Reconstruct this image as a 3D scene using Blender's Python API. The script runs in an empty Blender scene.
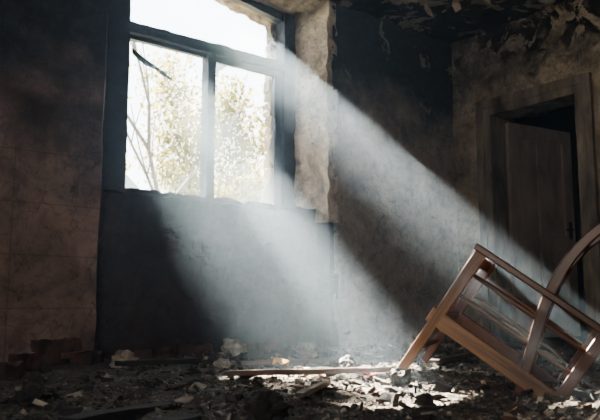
import bpy, bmesh, math, random
from mathutils import Vector, Matrix, noise, Euler
random.seed(7)
S=bpy.context.scene
COL=S.collection
# ---------------------------------------------------------------- materials
def newmat(name):
    m=bpy.data.materials.new(name); m.use_nodes=True
    nt=m.node_tree; b=nt.nodes['Principled BSDF']
    return m,nt,b
def N(nt,t,**k):
    n=nt.nodes.new(t)
    for a,v in k.items(): setattr(n,a,v)
    return n
def L(nt,a,b): nt.links.new(a,b)
def ramp(nt,fac,stops):
    r=N(nt,'ShaderNodeValToRGB'); e=r.color_ramp.elements
    while len(e)>1: e.remove(e[-1])
    e[0].position=stops[0][0]; c=stops[0][1]; e[0].color=(*c,1) if not isinstance(c,float) else (c,c,c,1)
    for p,c in stops[1:]:
        x=e.new(p); x.color=(*c,1) if not isinstance(c,float) else (c,c,c,1)
    L(nt,fac,r.inputs[0]); return r.outputs[0]
def mixc(nt,fac,a,b,mode='MIX'):
    m=N(nt,'ShaderNodeMix',data_type='RGBA',blend_type=mode)
    if isinstance(fac,float): m.inputs[0].default_value=fac
    else: L(nt,fac,m.inputs[0])
    for i,v in ((6,a),(7,b)):
        if isinstance(v,tuple): m.inputs[i].default_value=(*v,1)
        else: L(nt,v,m.inputs[i])
    return m.outputs[2]
def math_(nt,op,a,b=None,clamp=False):
    m=N(nt,'ShaderNodeMath',operation=op); m.use_clamp=clamp
    for i,v in ((0,a),(1,b)):
        if v is None: continue
        if isinstance(v,(int,float)): m.inputs[i].default_value=v
        else: L(nt,v,m.inputs[i])
    return m.outputs[0]
def nz(nt,vec,scale,detail=6,rough=.6,dist=0):
    n=N(nt,'ShaderNodeTexNoise'); n.inputs['Scale'].default_value=scale; n.inputs['Detail'].default_value=detail
    n.inputs['Roughness'].default_value=rough; n.inputs['Distortion'].default_value=dist
    L(nt,vec,n.inputs['Vector']); return n.outputs[0]
def bump(nt,b,h,strength=.5,dist=.02):
    bp=N(nt,'ShaderNodeBump'); bp.inputs['Strength'].default_value=strength; bp.inputs['Distance'].default_value=dist
    L(nt,h,bp.inputs['Height']); L(nt,bp.outputs[0],b.inputs['Normal'])

def wallmat(name,ca,cb,zlo,zhi,spread=1.6,peel=.5,peelc=(.42,.37,.30),tiles=False,mott=.7,mottle_dark=.45,bs=.8):
    m,nt,b=newmat(name)
    g=N(nt,'ShaderNodeNewGeometry'); pos=g.outputs['Position']
    sp=N(nt,'ShaderNodeSeparateXYZ'); L(nt,pos,sp.inputs[0]); z=sp.outputs[2]
    big=nz(nt,pos,.9,5,.6,.4); mid=nz(nt,pos,4,8,.65,.3); fine=nz(nt,pos,28,6,.7)
    base=mixc(nt,ramp(nt,mid,[(.35,0.0),(.65,1.0)]),ca,cb)
    stain=ramp(nt,nz(nt,pos,2.2,8,.7,1.0),[(.45,1.0),(.62,mottle_dark)])
    base=mixc(nt,.8,base,stain,'MULTIPLY')
    spk=ramp(nt,nz(nt,pos,17,6,.7,.4),[(.50,1.0),(.64,.42)])
    base=mixc(nt,.6,base,spk,'MULTIPLY')
    spot=ramp(nt,nz(nt,pos,6.5,9,.7,.6),[(.62,0.0),(.68,.8)])
    base=mixc(nt,spot,base,(.02,.018,.018))
    cx=N(nt,'ShaderNodeCombineXYZ'); L(nt,sp.outputs[0],cx.inputs[0]); L(nt,z,cx.inputs[1])
    t=math_(nt,'DIVIDE',math_(nt,'SUBTRACT',z,zlo),zhi-zlo)
    t=math_(nt,'ADD',t,math_(nt,'MULTIPLY',math_(nt,'SUBTRACT',big,.5),spread))
    t=math_(nt,'ADD',t,math_(nt,'MULTIPLY',math_(nt,'SUBTRACT',mid,.5),mott))
    soot=ramp(nt,t,[(.15,0.0),(.75,.97)])
    scol=mixc(nt,ramp(nt,nz(nt,pos,9,8,.7,.5),[(.45,0.0),(.62,1.0)]),(.005,.006,.008),(.036,.040,.050))
    col=mixc(nt,soot,base,scol)
    pn=nz(nt,pos,3.6,9,.66,.8)
    pm=ramp(nt,pn,[(peel+.10,0.0),(peel+.12,1.0)])
    pz=ramp(nt,t,[(.5,0.0),(.8,1.0)])
    pm=math_(nt,'MULTIPLY',pm,math_(nt,'MULTIPLY',pz,.8))
    col=mixc(nt,pm,col,mixc(nt,.9,peelc,spk,'MULTIPLY'))
    v=N(nt,'ShaderNodeTexVoronoi',feature='DISTANCE_TO_EDGE'); v.inputs['Scale'].default_value=1.7
    wv=N(nt,'ShaderNodeVectorMath',operation='ADD'); 
    nn=N(nt,'ShaderNodeTexNoise'); nn.inputs['Scale'].default_value=3; L(nt,pos,nn.inputs['Vector'])
    L(nt,pos,wv.inputs[0]); L(nt,nn.outputs[1],wv.inputs[1]); L(nt,wv.outputs[0],v.inputs['Vector'])
    cr=ramp(nt,v.outputs['Distance'],[(0.0,.35),(.012,1.0)])
    col=mixc(nt,.6,col,cr,'MULTIPLY')
    if tiles:
        br=N(nt,'ShaderNodeTexBrick'); br.inputs['Scale'].default_value=1.0
        br.offset=0.0
        br.inputs['Brick Width'].default_value=.62; br.inputs['Row Height'].default_value=.32; br.inputs['Mortar Size'].default_value=.004
        L(nt,cx.outputs[0],br.inputs['Vector'])
        f=math_(nt,'MULTIPLY',br.outputs['Fac'],math_(nt,'LESS_THAN',z,1.30))
        col=mixc(nt,math_(nt,'MULTIPLY',f,.35),col,(.02,.018,.018))
    L(nt,col,b.inputs['Base Color']); b.inputs['Roughness'].default_value=.85
    b.inputs['Specular IOR Level'].default_value=.3
    h=math_(nt,'ADD',math_(nt,'MULTIPLY',mid,.8),math_(nt,'MULTIPLY',fine,.45))
    h=math_(nt,'ADD',h,math_(nt,'MULTIPLY',pm,-.5))
    h=math_(nt,'ADD',h,math_(nt,'MULTIPLY',spot,-.2))
    bump(nt,b,h,bs,.035)
    return m
def simplemat(name,ca,cb,scale=8,rough=.85,bs=.5,bd=.01,stretch=None,lo=.35,hi=.65,coord='Object'):
    m,nt,b=newmat(name)
    tc=N(nt,'ShaderNodeTexCoord'); vec=tc.outputs[coord]
    if stretch:
        mp=N(nt,'ShaderNodeMapping'); mp.inputs['Scale'].default_value=stretch; L(nt,vec,mp.inputs[0]); vec=mp.outputs[0]
    n=nz(nt,vec,scale,8,.65,.3)
    L(nt,ramp(nt,n,[(lo,ca),(hi,cb)]),b.inputs['Base Color']); b.inputs['Roughness'].default_value=rough
    bump(nt,b,n,bs,bd); return m

M_wall=wallmat('charred_plaster',(.50,.43,.36),(.34,.29,.25),1.8,2.55,spread=1.5,peel=.52,bs=.8,mottle_dark=.55)
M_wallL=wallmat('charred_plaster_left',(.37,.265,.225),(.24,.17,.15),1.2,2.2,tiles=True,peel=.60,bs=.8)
M_wallR=wallmat('charred_plaster_door',(.56,.48,.36),(.34,.285,.22),2.2,3.05,spread=1.3,peel=.40,mott=2.4,mottle_dark=.2,peelc=(.50,.42,.31),bs=1.0)
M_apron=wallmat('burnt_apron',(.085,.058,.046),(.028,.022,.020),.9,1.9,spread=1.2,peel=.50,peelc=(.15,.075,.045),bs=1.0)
M_reveal=wallmat('reveal_plaster',(.85,.75,.61),(.46,.38,.30),2.3,3.9,peel=.5,bs=1.0)
M_ceil=wallmat('charred_ceiling',(.1,.09,.08),(.05,.045,.04),0.,2.2,peel=.45,peelc=(.46,.39,.31),bs=1.0)
M_dark=simplemat('soot_dark',(.015,.013,.013),(.035,.031,.03),5)
M_frame=simplemat('scorched_paint',(.004,.006,.010),(.022,.030,.044),14,.55,.7,.006)
M_trim=simplemat('weathered_trim',(.06,.05,.04),(.32,.27,.21),9,.7,.6,.005,stretch=(1,1,.25))
M_door=simplemat('door_paint',(.17,.145,.125),(.42,.36,.31),5,.6,.5,.005,stretch=(1,1,.4))
M_wood=simplemat('chair_wood',(.026,.010,.005),(.15,.060,.024),14,.36,.35,.003,stretch=(1,1,.07),lo=.3,hi=.7)
M_woodw=simplemat('chair_wood_worn',(.07,.032,.014),(.36,.20,.095),16,.42,.4,.003,stretch=(1,1,.08))
M_plank=simplemat('burnt_plank',(.025,.018,.014),(.16,.11,.075),14,.7,.5,.004,stretch=(.1,1,1))
M_brick=simplemat('old_brick',(.030,.019,.016),(.12,.06,.040),11,.9,.7,.01)
M_plchunk=simplemat('plaster_chunk',(.14,.125,.11),(.50,.44,.36),9,.9,.6,.01)
M_leaf=simplemat('foliage',(.10,.12,.045),(.22,.19,.07),1.2,.8,0,.001)
nt=M_leaf.node_tree; b=nt.nodes['Principled BSDF']
tr=N(nt,'ShaderNodeBsdfTranslucent'); tr.inputs[0].default_value=(.16,.15,.05,1)
mx=N(nt,'ShaderNodeMixShader'); mx.inputs[0].default_value=.45
L(nt,b.outputs[0],mx.inputs[1]); L(nt,tr.outputs[0],mx.inputs[2]); L(nt,mx.outputs[0],nt.nodes['Material Output'].inputs[0])
M_bark=simplemat('bark',(.10,.09,.08),(.18,.16,.14),6)
M_grass=simplemat('grass',(.05,.06,.03),(.1,.1,.05),2)
M_yellow=simplemat('ochre_scrap',(.45,.27,.08),(.60,.42,.16),9,.8)
M_red=simplemat('red_scrap',(.25,.03,.02),(.40,.06,.04),9,.7)
M_glass,nt,b=newmat('dusty_glass'); b.inputs['Base Color'].default_value=(.75,.8,.8,1); b.inputs['Roughness'].default_value=.35; b.inputs['Transmission Weight'].default_value=.7; b.inputs['IOR'].default_value=1.1
M_floor,nt,b=newmat('ash_floor')
g=N(nt,'ShaderNodeNewGeometry'); pos=g.outputs['Position']
a=nz(nt,pos,3,8,.7,.5); f=nz(nt,pos,40,6,.75); v=N(nt,'ShaderNodeTexVoronoi'); v.inputs['Scale'].default_value=45; L(nt,pos,v.inputs['Vector'])
c=ramp(nt,a,[(.35,(.022,.018,.015)),(.6,(.10,.082,.064)),(.75,(.20,.16,.12))])
sp=ramp(nt,f,[(.55,0.0),(.66,1.0)])
c=mixc(nt,sp,c,(.42,.345,.26))
L(nt,c,b.inputs['Base Color']); b.inputs['Roughness'].default_value=.85
bump(nt,b,math_(nt,'ADD',f,math_(nt,'MULTIPLY',v.outputs['Distance'],.8)),1.0,.02)
M_hall,nt,b=newmat('hall_dark'); b.inputs['Base Color'].default_value=(.010,.011,.013,1); b.inputs['Roughness'].default_value=.9  # near-black hallway walls

# ---------------------------------------------------------------- mesh helpers
def link(o,parent=None):
    COL.objects.link(o)
    if parent: o.parent=parent
    return o
def obj(name,bm,mat,parent=None,smooth=False):
    me=bpy.data.meshes.new(name); bm.normal_update(); bm.to_mesh(me); bm.free()
    if isinstance(mat,list):
        for x in mat: me.materials.append(x)
    else: me.materials.append(mat)
    if smooth:
        for p in me.polygons: p.use_smooth=True
    return link(bpy.data.objects.new(name,me),parent)
def disp(p,amp,fr):
    q=p*fr
    n=Vector((noise.noise(q),noise.noise(q+Vector((31,7,3))),noise.noise(q+Vector((5,19,57)))))
    q2=p*fr*3.1
    n2=Vector((noise.noise(q2),noise.noise(q2+Vector((31,7,3))),noise.noise(q2+Vector((5,19,57)))))
    return p+(n+n2*.5)*amp
def hexa(bm,foot,z0,z1,cell=.08,amp=.008,fr=3,mi=0,ztop=None,zbot=None):
    zb=zbot or [z0]*4; zt=ztop or [z1]*4
    co=[Vector((foot[i][0],foot[i][1],zb[i])) for i in range(4)]+[Vector((foot[i][0],foot[i][1],zt[i])) for i in range(4)]
    D=lambda i,j:(co[i]-co[j]).length
    lens=[max(D(0,1),D(3,2),D(4,5),D(7,6)),max(D(1,2),D(0,3),D(5,6),D(4,7)),max(D(i,i+4) for i in range(4))]
    n=[max(1,min(140,int(l/cell))) for l in lens]
    def P(a,b_,c_):
        p=Vector((0,0,0))
        for k,(i,j) in enumerate(((0,0),(1,0),(1,1),(0,1))):
            w=(a if i else 1-a)*(b_ if j else 1-b_)
            p+=w*((1-c_)*co[k]+c_*co[k+4])
        return disp(p,amp,fr)
    cache={}
    def V(i,j,k):
        key=(i,j,k)
        if key not in cache: cache[key]=bm.verts.new(P(i/n[0],j/n[1],k/n[2]))
        return cache[key]
    def F(vs):
        f=bm.faces.new(vs); f.material_index=mi; f.smooth=False
    for i in range(n[0]):
        for j in range(n[1]):
            F((V(i,j,0),V(i,j+1,0),V(i+1,j+1,0),V(i+1,j,0))); k=n[2]
            F((V(i,j,k),V(i+1,j,k),V(i+1,j+1,k),V(i,j+1,k)))
    for i in range(n[0]):
        for k in range(n[2]):
            F((V(i,0,k),V(i+1,0,k),V(i+1,0,k+1),V(i,0,k+1))); j=n[1]
            F((V(i,j,k),V(i,j,k+1),V(i+1,j,k+1),V(i+1,j,k)))
    for j in range(n[1]):
        for k in range(n[2]):
            F((V(0,j,k),V(0,j,k+1),V(0,j+1,k+1),V(0,j+1,k))); i=n[0]
            F((V(i,j,k),V(i,j+1,k),V(i,j+1,k+1),V(i,j,k+1)))
def rect(x0,y0,x1,y1): return [(x0,y0),(x1,y0),(x1,y1),(x0,y1)]
def box(bm,x0,y0,z0,x1,y1,z1,**k): hexa(bm,rect(x0,y0,x1,y1),z0,z1,**k)

CX,WY,H=5.386,4.33,2.95
HT=3.35
# ---------------------------------------------------------------- room shell
bm=bmesh.new()
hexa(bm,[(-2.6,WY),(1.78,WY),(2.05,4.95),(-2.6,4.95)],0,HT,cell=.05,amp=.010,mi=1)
hexa(bm,[(3.80,WY),(CX+.3,WY),(CX+.3,4.95),(3.66,4.95)],0,HT,cell=.05,amp=.010,mi=0)
hexa(bm,[(3.74,WY-.004),(3.84,WY-.004),(3.72,4.96),(3.58,4.96)],1.02,HT,cell=.022,amp=.020,fr=8,mi=3)
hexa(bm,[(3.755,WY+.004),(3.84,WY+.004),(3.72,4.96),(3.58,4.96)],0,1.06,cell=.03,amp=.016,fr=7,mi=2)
hexa(bm,[(1.70,WY),(3.82,WY),(3.70,4.95),(1.95,4.95)],0,HT,cell=.03,amp=.03,fr=6,mi=3,zbot=[2.98,2.90,2.82,3.10],ztop=[HT]*4)
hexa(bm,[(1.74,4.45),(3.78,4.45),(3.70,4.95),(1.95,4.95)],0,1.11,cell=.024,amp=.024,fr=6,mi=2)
wall_back=obj('wall_back',bm,[M_wall,M_wallL,M_apron,M_reveal])
bm=bmesh.new()
box(bm,CX,-2.6,0,CX+.24,3.02,H,cell=.05,amp=.014)
box(bm,CX,3.90,0,CX+.24,4.40,H,cell=.05,amp=.014)
box(bm,CX,3.0,2.14,CX+.24,3.92,H,cell=.05,amp=.014)
obj('wall_right',bm,M_wallR)
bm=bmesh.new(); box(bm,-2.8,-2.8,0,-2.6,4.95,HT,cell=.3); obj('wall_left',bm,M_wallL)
bm=bmesh.new(); box(bm,-2.8,-2.8,0,CX+.3,-2.6,HT,cell=.3); obj('wall_front',bm,M_wall)
bm=bmesh.new(); box(bm,-2.9,-2.9,H-.005,CX+.3,4.38,HT,cell=.06,amp=.03,fr=4)
box(bm,CX+.2,.8,H-.005,8.8,6.3,HT,cell=.5,amp=0)
random.seed(12)
for _ in range(70):
    x=random.uniform(2.6,CX-.05); y=random.uniform(1.8,4.2); s=random.uniform(.02,.085); z=H-.02-random.uniform(0,.02)
    n_=random.randint(5,7); ph=random.uniform(0,6.28); ti=Vector((random.gauss(0,.35),random.gauss(0,.35)))
    vs=[]
    for k in range(n_):
        an=ph+k*math.tau/n_; r=s*random.uniform(.6,1.25); dx,dy=r*math.cos(an),r*math.sin(an)*.7
        vs.append(bm.verts.new((x+dx,y+dy,z-.012+dx*ti.x+dy*ti.y-abs(dx)*.15)))
    f=bm.faces.new(vs); f.material_index=1
obj('ceiling',bm,[M_ceil,M_plchunk])
bm=bmesh.new()
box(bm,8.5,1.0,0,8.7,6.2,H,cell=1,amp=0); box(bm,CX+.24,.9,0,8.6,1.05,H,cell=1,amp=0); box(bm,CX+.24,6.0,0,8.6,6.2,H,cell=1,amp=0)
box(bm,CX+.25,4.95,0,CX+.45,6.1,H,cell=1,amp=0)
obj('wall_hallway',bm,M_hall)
def fz(x,y):
    p=Vector((x,y,0))
    return .022*noise.noise(p*1.3)+.014*noise.noise(p*4)+.010*noise.noise(p*11)+.007*noise.noise(p*27)
bm=bmesh.new()
nx,ny=330,260; X0,X1,Y0,Y1=-2.8,8.7,-2.8,6.2
xs=[X0+(X1-X0)*i/nx for i in range(nx+1)]; ys=[Y0+(Y1-Y0)*j/ny for j in range(ny+1)]
vv=[[bm.verts.new((x,y,fz(x,y))) for y in ys] for x in xs]
for i in range(nx):
    for j in range(ny): bm.faces.new((vv[i][j],vv[i+1][j],vv[i+1][j+1],vv[i][j+1]))
obj('floor',bm,M_floor,smooth=True)

# ---------------------------------------------------------------- window
win=link(bpy.data.objects.new('window_1',None)); win.location=(2.82,4.70,1.1)
def pbox(name,parent,x0,y0,z0,x1,y1,z1,mat,cell=.05,amp=.004,fr=9):
    bm=bmesh.new(); o0=parent.location
    box(bm,x0-o0.x,y0-o0.y,z0-o0.z,x1-o0.x,y1-o0.y,z1-o0.z,cell=cell,amp=amp,fr=fr)
    return obj(name,bm,mat,parent)
pbox('frame_left',win,1.93,4.66,1.10,2.10,4.78,3.06,M_frame,cell=.025,amp=.008,fr=14)
pbox('frame_right',win,3.535,4.66,1.10,3.66,4.78,2.90,M_frame,cell=.025,amp=.008,fr=14)
pbox('frame_bottom',win,1.95,4.66,1.08,3.64,4.78,1.135,M_frame)
pbox('transom',win,2.08,4.655,2.345,3.55,4.775,2.425,M_frame,cell=.025,amp=.006,fr=14)
pbox('mullion',win,2.775,4.66,1.13,2.845,4.76,2.36,M_frame,cell=.025,amp=.006,fr=14)
pbox('casement_left_stile',win,2.09,4.70,1.13,2.12,4.74,2.35,M_frame)
pbox('casement_right_stile',win,3.47,4.70,1.13,3.535,4.75,2.35,M_frame)
pbox('casement_right_top',win,2.84,4.70,2.30,3.50,4.74,2.35,M_frame)
pbox('casement_left_top',win,2.12,4.70,2.31,2.78,4.74,2.35,M_frame)
bm=bmesh.new(); hexa(bm,[(2.08,4.68),(3.56,4.68),(3.56,4.74),(2.08,4.74)],0,0,cell=.04,amp=.006,fr=9,zbot=[3.02,2.80,2.80,3.02],ztop=[3.09,2.88,2.88,3.09])
for v_ in bm.verts: v_.co-=win.location
obj('frame_top',bm,M_frame,win)
bm=bmesh.new(); pts=[(2.10,4.62,2.17),(2.17,4.58,2.10),(2.25,4.55,2.06),(2.32,4.53,2.01),(2.37,4.52,1.985)]; ws=[.03,.035,.02,.022,.004]
pr=None
for p,w_ in zip(pts,ws):
    p=Vector(p)-win.location; a=bm.verts.new(p+Vector((0,0,w_))); c_=bm.verts.new(p-Vector((0,.02,w_*.6)))
    if pr: bm.faces.new((pr[0],a,c_,pr[1]))
    pr=(a,c_)
o=obj('hanging_splinter',bm,M_dark,win); m=o.modifiers.new('s','SOLIDIFY'); m.thickness=.012
bm=bmesh.new()
for tri in (((3.47,1.14),(3.30,1.14),(3.47,1.52)),((3.47,1.5),(3.40,1.62),(3.47,1.85)),((3.47,1.9),(3.42,2.05),(3.47,2.3)),((2.85,2.30),(3.0,2.30),(2.85,2.18)),((2.12,1.14),(2.3,1.14),(2.12,1.3))):
    bm.faces.new([bm.verts.new(Vector((x,4.72,z))-win.location) for x,z in tri])
o=obj('glass_shards',bm,M_glass,win); m=o.modifiers.new('s','SOLIDIFY'); m.thickness=.004
bm=bmesh.new()
random.seed(3)
for i in range(26):
    z=1.14+i*.07; s=random.uniform(.012,.035)
    hexa(bm,[(2.10-.03,4.79),(2.10+s,4.79),(2.10+s,4.86),(2.07,4.86)],z,z+random.uniform(.05,.09),cell=.02,amp=.012,fr=18)
for i in range(22):
    z=1.14+i*.075; s=random.uniform(.0,.03)
    hexa(bm,[(3.50-s,4.79),(3.60,4.79),(3.60,4.88),(3.50-s,4.88)],z,z+random.uniform(.05,.10),cell=.02,amp=.014,fr=18)
for v_ in bm.verts: v_.co-=win.location
obj('broken_masonry_edge',bm,M_reveal,win)
bm=bmesh.new(); hexa(bm,[(1.84,4.41),(3.70,4.43),(3.66,4.66),(1.94,4.66)],1.10,1.13,cell=.025,amp=.018,fr=9)
obj('window_sill',bm,M_dark)
# ---------------------------------------------------------------- door
door=link(bpy.data.objects.new('door_1',None)); door.location=(CX,3.46,0)
pbox('jamb_left',door,CX-.03,3.88,0,CX+.26,3.99,2.14,M_trim)
pbox('jamb_right',door,CX-.03,2.93,0,CX+.26,3.03,2.14,M_trim)
pbox('lintel',door,CX-.032,2.91,2.10,CX+.26,4.01,2.21,M_trim)
pbox('architrave_left',door,CX-.045,3.955,0,CX-.0,4.03,2.23,M_trim)
pbox('architrave_right',door,CX-.045,2.88,0,CX-.0,2.955,2.23,M_trim)
pbox('architrave_top',door,CX-.047,2.88,2.17,CX-.0,4.03,2.25,M_trim)
leaf=link(bpy.data.objects.new('door_leaf',None),door); leaf.location=(.20,.41,0); leaf.rotation_euler=(0,0,math.radians(-90+80))
def lb(n,x0,y0,z0,x1,y1,z1,mat=M_door):
    bm=bmesh.new(); box(bm,x0,y0,z0,x1,y1,z1,cell=.08,amp=.0015,fr=6); return obj(n,bm,mat,leaf)
lb('leaf_core',.0,-.012,.04,.84,.012,2.06)
for n,a in {'stile_hinge':(0,.04,.12,2.06),'stile_lock':(.72,.04,.84,2.06),'stile_mid':(.37,.04,.47,2.06),'rail_top':(0,1.93,.84,2.06),'rail_mid':(0,.85,.84,1.0),'rail_low':(0,.04,.84,.26)}.items():
    lb(n,a[0],-.034,a[1],a[2],.034,a[3])
lb('handle_plate',.755,-.040,.98,.795,.040,1.15,M_dark); lb('handle',.70,-.06,1.06,.79,-.045,1.08,M_dark); lb('handle_stem',.77,-.06,1.06,.785,-.02,1.08,M_dark)

# ---------------------------------------------------------------- arm chair tipped back
chair=link(bpy.data.objects.new('wooden_armchair',None))
CAMH=.34
chair.location=(2.160,2.045,.075)
chair.rotation_euler=(Matrix.Rotation(math.radians(-59),3,'Z')@Matrix.Rotation(math.radians(35.5),3,'Y')).to_euler()
def bar(name,a,b_,w0,h0,w1=None,h1=None,mat=M_wood,up=(0,1,0),seg=8,bev=.005,parent=None):
    a=Vector(a); b_=Vector(b_); w1=w1 or w0; h1=h1 or h0
    z=(b_-a).normalized(); y=Vector(up); x=y.cross(z).normalized(); y=z.cross(x)
    Lg=(b_-a).length
    bm=bmesh.new(); rings=[]
    for i in range(seg+1):
        t=i/seg; w=w0+(w1-w0)*t; h=h0+(h1-h0)*t
        rings.append([bm.verts.new((sx*w/2,sy*h/2,Lg*t)) for sx,sy in ((-1,-1),(1,-1),(1,1),(-1,1))])
    for r,s in zip(rings,rings[1:]):
        for k in range(4): bm.faces.new((r[k],r[(k+1)%4],s[(k+1)%4],s[k]))
    bm.faces.new(rings[0][::-1]); bm.faces.new(rings[-1])
    o=obj(name,bm,mat,parent or chair)
    o.matrix_local=Matrix.Translation(a)@Matrix((x,y,z)).transposed().to_4x4()
    m=o.modifiers.new('b','BEVEL'); m.width=bev; m.segments=2; m.limit_method='ANGLE'
    return o
def rod(name,a,b_,r,mat=M_wood,parent=None):
    a=Vector(a); b_=Vector(b_); z=(b_-a).normalized(); Lg=(b_-a).length
    bm=bmesh.new(); rings=[]
    for i in range(7):
        t=i/6; rr=r*(.75+.35*math.sin(math.pi*t))
        rings.append([bm.verts.new((rr*math.cos(q*math.tau/10),rr*math.sin(q*math.tau/10),Lg*t)) for q in range(10)])
    for p,s in zip(rings,rings[1:]):
        for k in range(10): bm.faces.new((p[k],p[(k+1)%10],s[(k+1)%10],s[k]))
    bm.faces.new(rings[0][::-1]); bm.faces.new(rings[-1])
    o=obj(name,bm,mat,parent or chair,smooth=True)
    o.matrix_local=Matrix.Translation(a)@z.to_track_quat('Z','Y').to_matrix().to_4x4(); return o
def sweep(name,pts,w,d,y,mat=M_wood):
    P=[Vector((p[0],y,p[1])) for p in pts]
    Q=[]
    for i in range(len(P)-1):
        p0=P[max(i-1,0)];p1=P[i];p2=P[i+1];p3=P[min(i+2,len(P)-1)]
        for k in range(6):
            t=k/6
            Q.append(.5*((2*p1)+(p2-p0)*t+(2*p0-5*p1+4*p2-p3)*t*t+(3*p1-p0-3*p2+p3)*t**3))
    Q.append(P[-1])
    bm=bmesh.new(); rings=[]
    for i,q in enumerate(Q):
        t=(Q[min(i+1,len(Q)-1)]-Q[max(i-1,0)]).normalized(); n=Vector((t.z,0,-t.x))
        f=i/(len(Q)-1); dd=d*(1.15-.45*abs(f-.35))
        rings.append([bm.verts.new(q+n*(sx*dd/2)+Vector((0,sy*w/2,0))) for sx,sy in ((-1,-1),(1,-1),(1,1),(-1,1))])
    for r,s in zip(rings,rings[1:]):
        for k in range(4): bm.faces.new((r[k],r[(k+1)%4],s[(k+1)%4],s[k]))
    bm.faces.new(rings[0][::-1]); bm.faces.new(rings[-1]); bmesh.ops.recalc_face_normals(bm,faces=bm.faces)
    o=obj(name,bm,mat,chair); m=o.modifiers.new('b','BEVEL'); m.width=.006; m.segments=2; m.limit_method='ANGLE'
    return Q
arc=[(.42,.20),(.375,.34),(.325,.5),(.295,.64),(.29,.78),(.32,.92),(.395,1.05),(.50,1.15)]
W=.50
for y,s in ((0,'near'),(W,'far')):
    bar('front_leg_'+s,(0,y,0),(0,y,.585),.038,.032,.050,.042,M_woodw if y==0 else M_wood)
    bar('armrest_'+s,(-.035,y,.592),(.62,y,.585),.028,.066,.028,.052,M_wood)
    bar('seat_rail_'+s,(-.035,y,.262),(.57,y,.262),.066,.036,.062,.036,M_woodw if y==0 else M_wood)
    bar('back_leg_'+s,(.545,y,.24),(.545,y,.58),.044,.034,.044,.034)
    Q=sweep('back_stile_'+s,arc,.030,.040,y)
    rod('side_spindle_upper_'+s,(0,y,.49),(.545,y,.485),.011)
    rod('side_spindle_lower_'+s,(0,y,.39),(.545,y,.385),.011)
bar('front_rail_top',(0,0,.545),(0,W,.545),.05,.022,up=(1,0,0))
bar('front_seat_rail',(0,0,.265),(0,W,.265),.055,.024,up=(1,0,0))
rod('front_stretcher',(0,0,.12),(0,W,.12),.011)
bar('rear_rail',(.545,0,.29),(.545,W,.29),.04,.022,up=(1,0,0))
bar('seat_slat',(.36,0,.285),(.36,W,.285),.012,.045,up=(1,0,0))
for i,(x,z) in enumerate(((.337,.46),(.305,.60),(.290,.73),(.30,.86),(.355,.99),(.46,1.11))):
    bar('back_slat_%d'%i,(x,0,z),(x,W,z),.045 if i<5 else .07,.014,up=(1,0,0.0))

# ---------------------------------------------------------------- rubble
random.seed(21)
def chunk(bm,c,sx,sy,sz,mi,R):
    vs=[]
    for dx in (-1,1):
        for dy in (-1,1):
            for dz in (-1,1):
                j=lambda:random.uniform(.45,1.1)
                vs.append(bm.verts.new(Vector(c)+R@Vector((dx*sx*j(),dy*sy*j(),dz*sz*j()))))
    for f in ((0,1,3,2),(4,6,7,5),(0,4,5,1),(2,3,7,6),(0,2,6,4),(1,5,7,3)):
        q=bm.faces.new([vs[k] for k in f]); q.material_index=mi
bm=bmesh.new()
def scatter(n,x0,x1,y0,y1,smin,smax,pw=2.5,wts=(.56,.14,.20,.10),el=1):
    for _ in range(n):
        x=random.uniform(x0,x1); y=random.uniform(y0,y1)
        if noise.noise(Vector((x,y,5))*1.1)+random.uniform(-.5,.5)<-.25: continue
        s=smin+(smax-smin)*random.random()**pw
        mi=random.choices((0,1,2,3),wts)[0]
        flat=random.uniform(.25,1)
        R=Euler((random.gauss(0,.35),random.gauss(0,.35),random.uniform(0,6.3))).to_matrix()
        chunk(bm,(x,y,fz(x,y)+s*flat*.35),s*el,s*random.uniform(.4,1)/el,s*flat*.6,mi,R)
scatter(8000,.2,5.25,.8,4.2,.004,.022,3)
scatter(9000,.9,3.2,1.1,2.9,.002,.009)
scatter(800,.6,5.2,1.2,4.2,.01,.035,2,(.25,.08,.57,.10),2.1)
scatter(420,.6,5.2,3.5,4.22,.012,.055)
scatter(110,.5,5.0,1.5,4.15,.02,.05)
obj('rubble',bm,[M_floor,M_plchunk,M_dark,M_brick])

def brick(name,x,y,rz,rx=0,ry=0,mat=M_brick,s=(.25,.12,.065),dz=0):
    bm=bmesh.new(); box(bm,-s[0]/2,-s[1]/2,-s[2]/2,s[0]/2,s[1]/2,s[2]/2,cell=.025,amp=.014,fr=14)
    o=obj(name,bm,mat); o.location=(x,y,fz(x,y)+s[2]/2+dz); o.rotation_euler=(rx,ry,rz); return o
for (x,y,r,dz) in ((1.30,3.95,.3,0),(1.62,4.02,.9,0),(1.43,4.0,.2,.065),(2.05,4.02,.5,0),(2.42,4.2,-.2,0),(3.0,4.2,.3,0),(1.0,3.5,.9,0)):
    brick('brick',x,y,r,dz=dz)
def lump(name,x,y,s,mat,sq=.7):
    bm=bmesh.new(); bmesh.ops.create_icosphere(bm,subdivisions=3,radius=1)
    off=Vector((x*7,y*5,0))
    for v_ in bm.verts:
        n_=v_.co.normalized(); r=1+.5*noise.noise(n_*1.5+off)+.3*noise.noise(n_*4+off)+.15*noise.noise(n_*9+off)
        v_.co=Vector((n_.x*s*r,n_.y*s*.8*r,n_.z*s*sq*r))
    o=obj(name,bm,mat); o.location=(x,y,fz(x,y)+s*sq*.6); o.rotation_euler=(0,0,x*3); return o
for (x,y,s,mt) in ((2.65,4.05,.09,M_plchunk),(3.15,3.9,.07,M_plchunk),(1.72,3.75,.08,M_plchunk),(3.45,3.8,.06,M_plchunk),(2.2,3.48,.05,M_plchunk),(2.85,3.5,.05,M_plchunk),(4.4,4.0,.08,M_plchunk)):
    lump('plaster_lump',x,y,s,mt)
for (x,y,s) in ((1.20,1.66,.065),(.8,2.5,.05),(1.9,1.7,.035),(2.6,2.85,.05)): lump('charred_lump',x,y,s,M_dark)
lump('charred_lump',2.165,2.05,.055,M_dark,.8)
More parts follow.
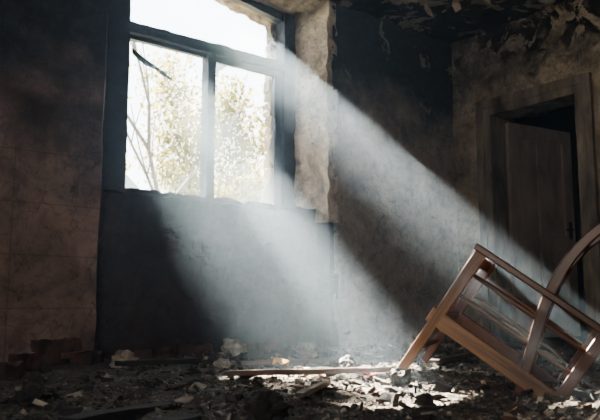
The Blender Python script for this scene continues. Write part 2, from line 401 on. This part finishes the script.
def scrap(name,x,y,s,mat,rz):
    bm=bmesh.new(); k=6; ring=[bm.verts.new((s*random.uniform(.7,1.2)*math.cos(i*math.tau/k),s*.55*random.uniform(.7,1.2)*math.sin(i*math.tau/k),s*.35*(i%2))) for i in range(k)]
    c_=bm.verts.new((0,0,s*.45))
    for i in range(k): bm.faces.new((ring[i],ring[(i+1)%k],c_))
    o=obj(name,bm,mat); o.location=(x,y,fz(x,y)+.03); o.rotation_euler=(0,.2,rz); m=o.modifiers.new('s','SOLIDIFY'); m.thickness=.006; return o
scrap('ochre_cloth_scrap',2.22,2.95,.08,M_yellow,.4)
scrap('red_paint_scrap',2.26,2.33,.035,M_red,-.4)
scrap('white_paper_scrap',1.35,2.3,.06,M_plchunk,.8)
scrap('white_paper_scrap',1.15,2.05,.04,M_plchunk,2.0)
def plank(name,p,q,w,t,mat=M_plank,dz=.02):
    a=Vector((p[0],p[1],fz(*p)+dz)); b_=Vector((q[0],q[1],fz(*q)+dz)); Lg=(b_-a).length
    bm=bmesh.new(); box(bm,0,-w/2,-t/2,Lg,w/2,t/2,cell=.05,amp=.006,fr=7)
    o=obj(name,bm,mat); o.location=a; x=(b_-a).normalized(); o.rotation_euler=x.to_track_quat('X','Z').to_euler(); return o
plank('charred_plank',(1.75,2.75),(2.45,2.35),.06,.022,M_plank,.035)
plank('charred_plank',(.72,1.9),(1.15,2.15),.07,.02,M_dark)
plank('charred_plank',(.62,1.62),(1.0,1.75),.09,.025,M_dark)
plank('charred_plank',(2.2,3.3),(2.9,3.1),.05,.02,M_plank,.03)
plank('charred_plank',(1.6,3.55),(2.1,3.6),.08,.025,M_dark,.04)
plank('charred_plank',(3.0,2.6),(3.7,2.9),.06,.02,M_plank,.03)
plank('charred_plank',(1.55,1.95),(1.85,2.15),.03,.015,M_plank,.03)

# ---------------------------------------------------------------- outside
bm=bmesh.new(); vs=[bm.verts.new(p) for p in ((-40,5.1,-.6),(60,5.1,-.6),(60,70,-.6),(-40,70,-.6))]; bm.faces.new(vs); obj('ground_outside',bm,M_grass)
def tube(bm,a,b_,r0,r1,k_=5):
    z=(b_-a).normalized(); q=z.to_track_quat('Z','Y'); A=[];B=[]
    for k in range(k_):
        d=q@Vector((math.cos(k*math.tau/k_),math.sin(k*math.tau/k_),0))
        A.append(bm.verts.new(a+d*r0)); B.append(bm.verts.new(b_+d*r1))
    for k in range(k_): bm.faces.new((A[k],A[(k+1)%k_],B[(k+1)%k_],B[k]))
def lf(bm,rnd,t,s):
    R=Euler((rnd.uniform(0,6),rnd.uniform(0,6),rnd.uniform(0,6))).to_matrix()
    f=bm.faces.new([bm.verts.new(t+R@Vector(c)*s) for c in ((-1,0,0),(0,-.6,0),(1,0,0),(0,.6,0))]); f.material_index=1
def tree(name,x,y,h,leaves,seed,spread=1.0,ml=4,r0=.12):
    rnd=random.Random(seed); bm=bmesh.new(); tips=[]
    def grow(p,d,l,r,lev):
        q=p
        for i in range(3):
            d=(d+Vector((rnd.gauss(0,.12),rnd.gauss(0,.12),rnd.gauss(0.03,.08)))).normalized()
            n=q+d*l/3; tube(bm,q,n,r*(1-.2*i),r*(1-.2*(i+1))); q=n
            if lev<ml and (lev>0 or i>0):
                for _ in range(2):
                    dd=(d+Vector((rnd.gauss(0,.6*spread),rnd.gauss(0,.6*spread),rnd.gauss(.15,.3)))).normalized()
                    grow(q,dd,l*rnd.uniform(.5,.7),r*.45,lev+1)
            if lev>=2: tips.append(q)
    grow(Vector((x,y,-.6)),Vector((0,0,1)),h*.62,r0*h/7,0)
    for _ in range(leaves):
        t=rnd.choice(tips)+Vector((rnd.gauss(0,.3),rnd.gauss(0,.3),rnd.gauss(0,.3))); lf(bm,rnd,t,rnd.uniform(.04,.10))
    return obj(name,bm,[M_bark,M_leaf])
tree('bare_tree',7.2,14,7.5,0,3,.6,2,.10)
tree('leafy_tree',11.5,18.0,6.2,11000,11,ml=3,r0=.07)
tree('leafy_tree',7.9,21,5.0,11000,5,ml=3,r0=.07)
tree('leafy_tree',15.4,24,6.0,9000,8,ml=3,r0=.07)
rnd=random.Random(4); bm=bmesh.new()  # out-of-view tree, added to block part of the sun and split the shafts
base=Vector((3.4,17.2,-.6)); top=Vector((3.7,17.0,10.6)); pv=base
for i in range(1,9):
    p=base.lerp(top,i/8)+Vector((rnd.gauss(0,.06),rnd.gauss(0,.06),0)); tube(bm,pv,p,.22-.018*i,.205-.018*i,8); pv=p
sd=Vector((.1757,1.0175,.7627))
K=12.2/1.0175
def blocker_crown(x0,x1,z0,z1,n,s0=.05,s1=.1,th=-.08):  # leaf clumps placed along the sun path to shade chosen window areas
    for _ in range(n):
        c=Vector((rnd.uniform(x0,x1),4.7,rnd.uniform(z0,z1)))+sd*K
        if noise.noise(c*3.4)<th: continue
        lf(bm,rnd,c+Vector((0,rnd.gauss(0,.12),0)),rnd.uniform(s0,s1))
blocker_crown(1.2,2.38,1.3,3.6,1600)
blocker_crown(2.80,3.7,1.78,2.38,1150,th=-.02)
blocker_crown(2.40,2.85,1.2,2.3,110,th=.15)
blocker_crown(1.9,2.80,2.4,3.3,800,th=0)
blocker_crown(2.85,3.6,1.1,1.7,90,th=.15)
for (a_,b_) in (((3.7,10.6),(5.6,10.9)),((3.7,10.3),(4.9,11.6)),((3.7,9.8),(4.6,10.9)),((3.7,10.4),(4.3,12.4)),((3.65,9.4),(3.0,11.0))):
    A=Vector((a_[0],17,a_[1])); B=Vector((b_[0],17,b_[1])); mdp=(A+B)/2+Vector((0,0,.15)); tube(bm,A,mdp,.06,.05); tube(bm,mdp,B,.05,.02)
obj('sun_blocker_tree',bm,[M_bark,M_leaf])

# ---------------------------------------------------------------- smoke haze
bm=bmesh.new(); box(bm,-2.55,-2.55,.0,8.45,4.60,2.94,cell=20,amp=0)
M_haze=bpy.data.materials.new('haze'); M_haze.use_nodes=True; nt=M_haze.node_tree; nt.nodes.clear()
o=N(nt,'ShaderNodeOutputMaterial'); vs_=N(nt,'ShaderNodeVolumeScatter'); vs_.inputs['Color'].default_value=(.64,.83,1,1)
vs_.inputs['Density'].default_value=.032; vs_.inputs['Anisotropy'].default_value=.62
L(nt,vs_.outputs[0],o.inputs['Volume'])
hz=obj('smoke_haze',bm,M_haze)

# ---------------------------------------------------------------- lights
w=bpy.data.worlds.new('World'); S.world=w; w.use_nodes=True
bg=w.node_tree.nodes['Background']; bg.inputs[0].default_value=(.84,.92,1,1); bg.inputs[1].default_value=6.5
ld=bpy.data.lights.new('sun','SUN'); ld.energy=225; ld.angle=math.radians(.5); ld.color=(1,.91,.77)
sun=link(bpy.data.objects.new('sun',ld)); sun.rotation_euler=sd.to_track_quat('Z','Y').to_euler(); sun.location=(4,12,9)
al=bpy.data.lights.new('side_fill_light','AREA'); al.shape='RECTANGLE'; al.size=2.4; al.size_y=1.6; al.energy=165; al.color=(1,.95,.89)  # added fill lamp by the left wall; no window opening there
ao=link(bpy.data.objects.new('side_fill_light',al)); ao.location=(-2.5,-.6,1.7); ao.rotation_euler=Vector((-1,-.25,0.12)).to_track_quat('Z','Y').to_euler()

# ---------------------------------------------------------------- camera
cd=bpy.data.cameras.new('camera'); cam=link(bpy.data.objects.new('camera',cd)); S.camera=cam
cd.sensor_width=36; cd.lens=42; cd.clip_start=.02
cd.dof.use_dof=True; cd.dof.focus_distance=3.8; cd.dof.aperture_fstop=5.6
cam.location=(0,0,CAMH); cam.rotation_euler=(math.radians(90+7.73),0,math.radians(51.5-90))
S.view_settings.view_transform='AgX'; S.view_settings.look='AgX - Medium High Contrast'
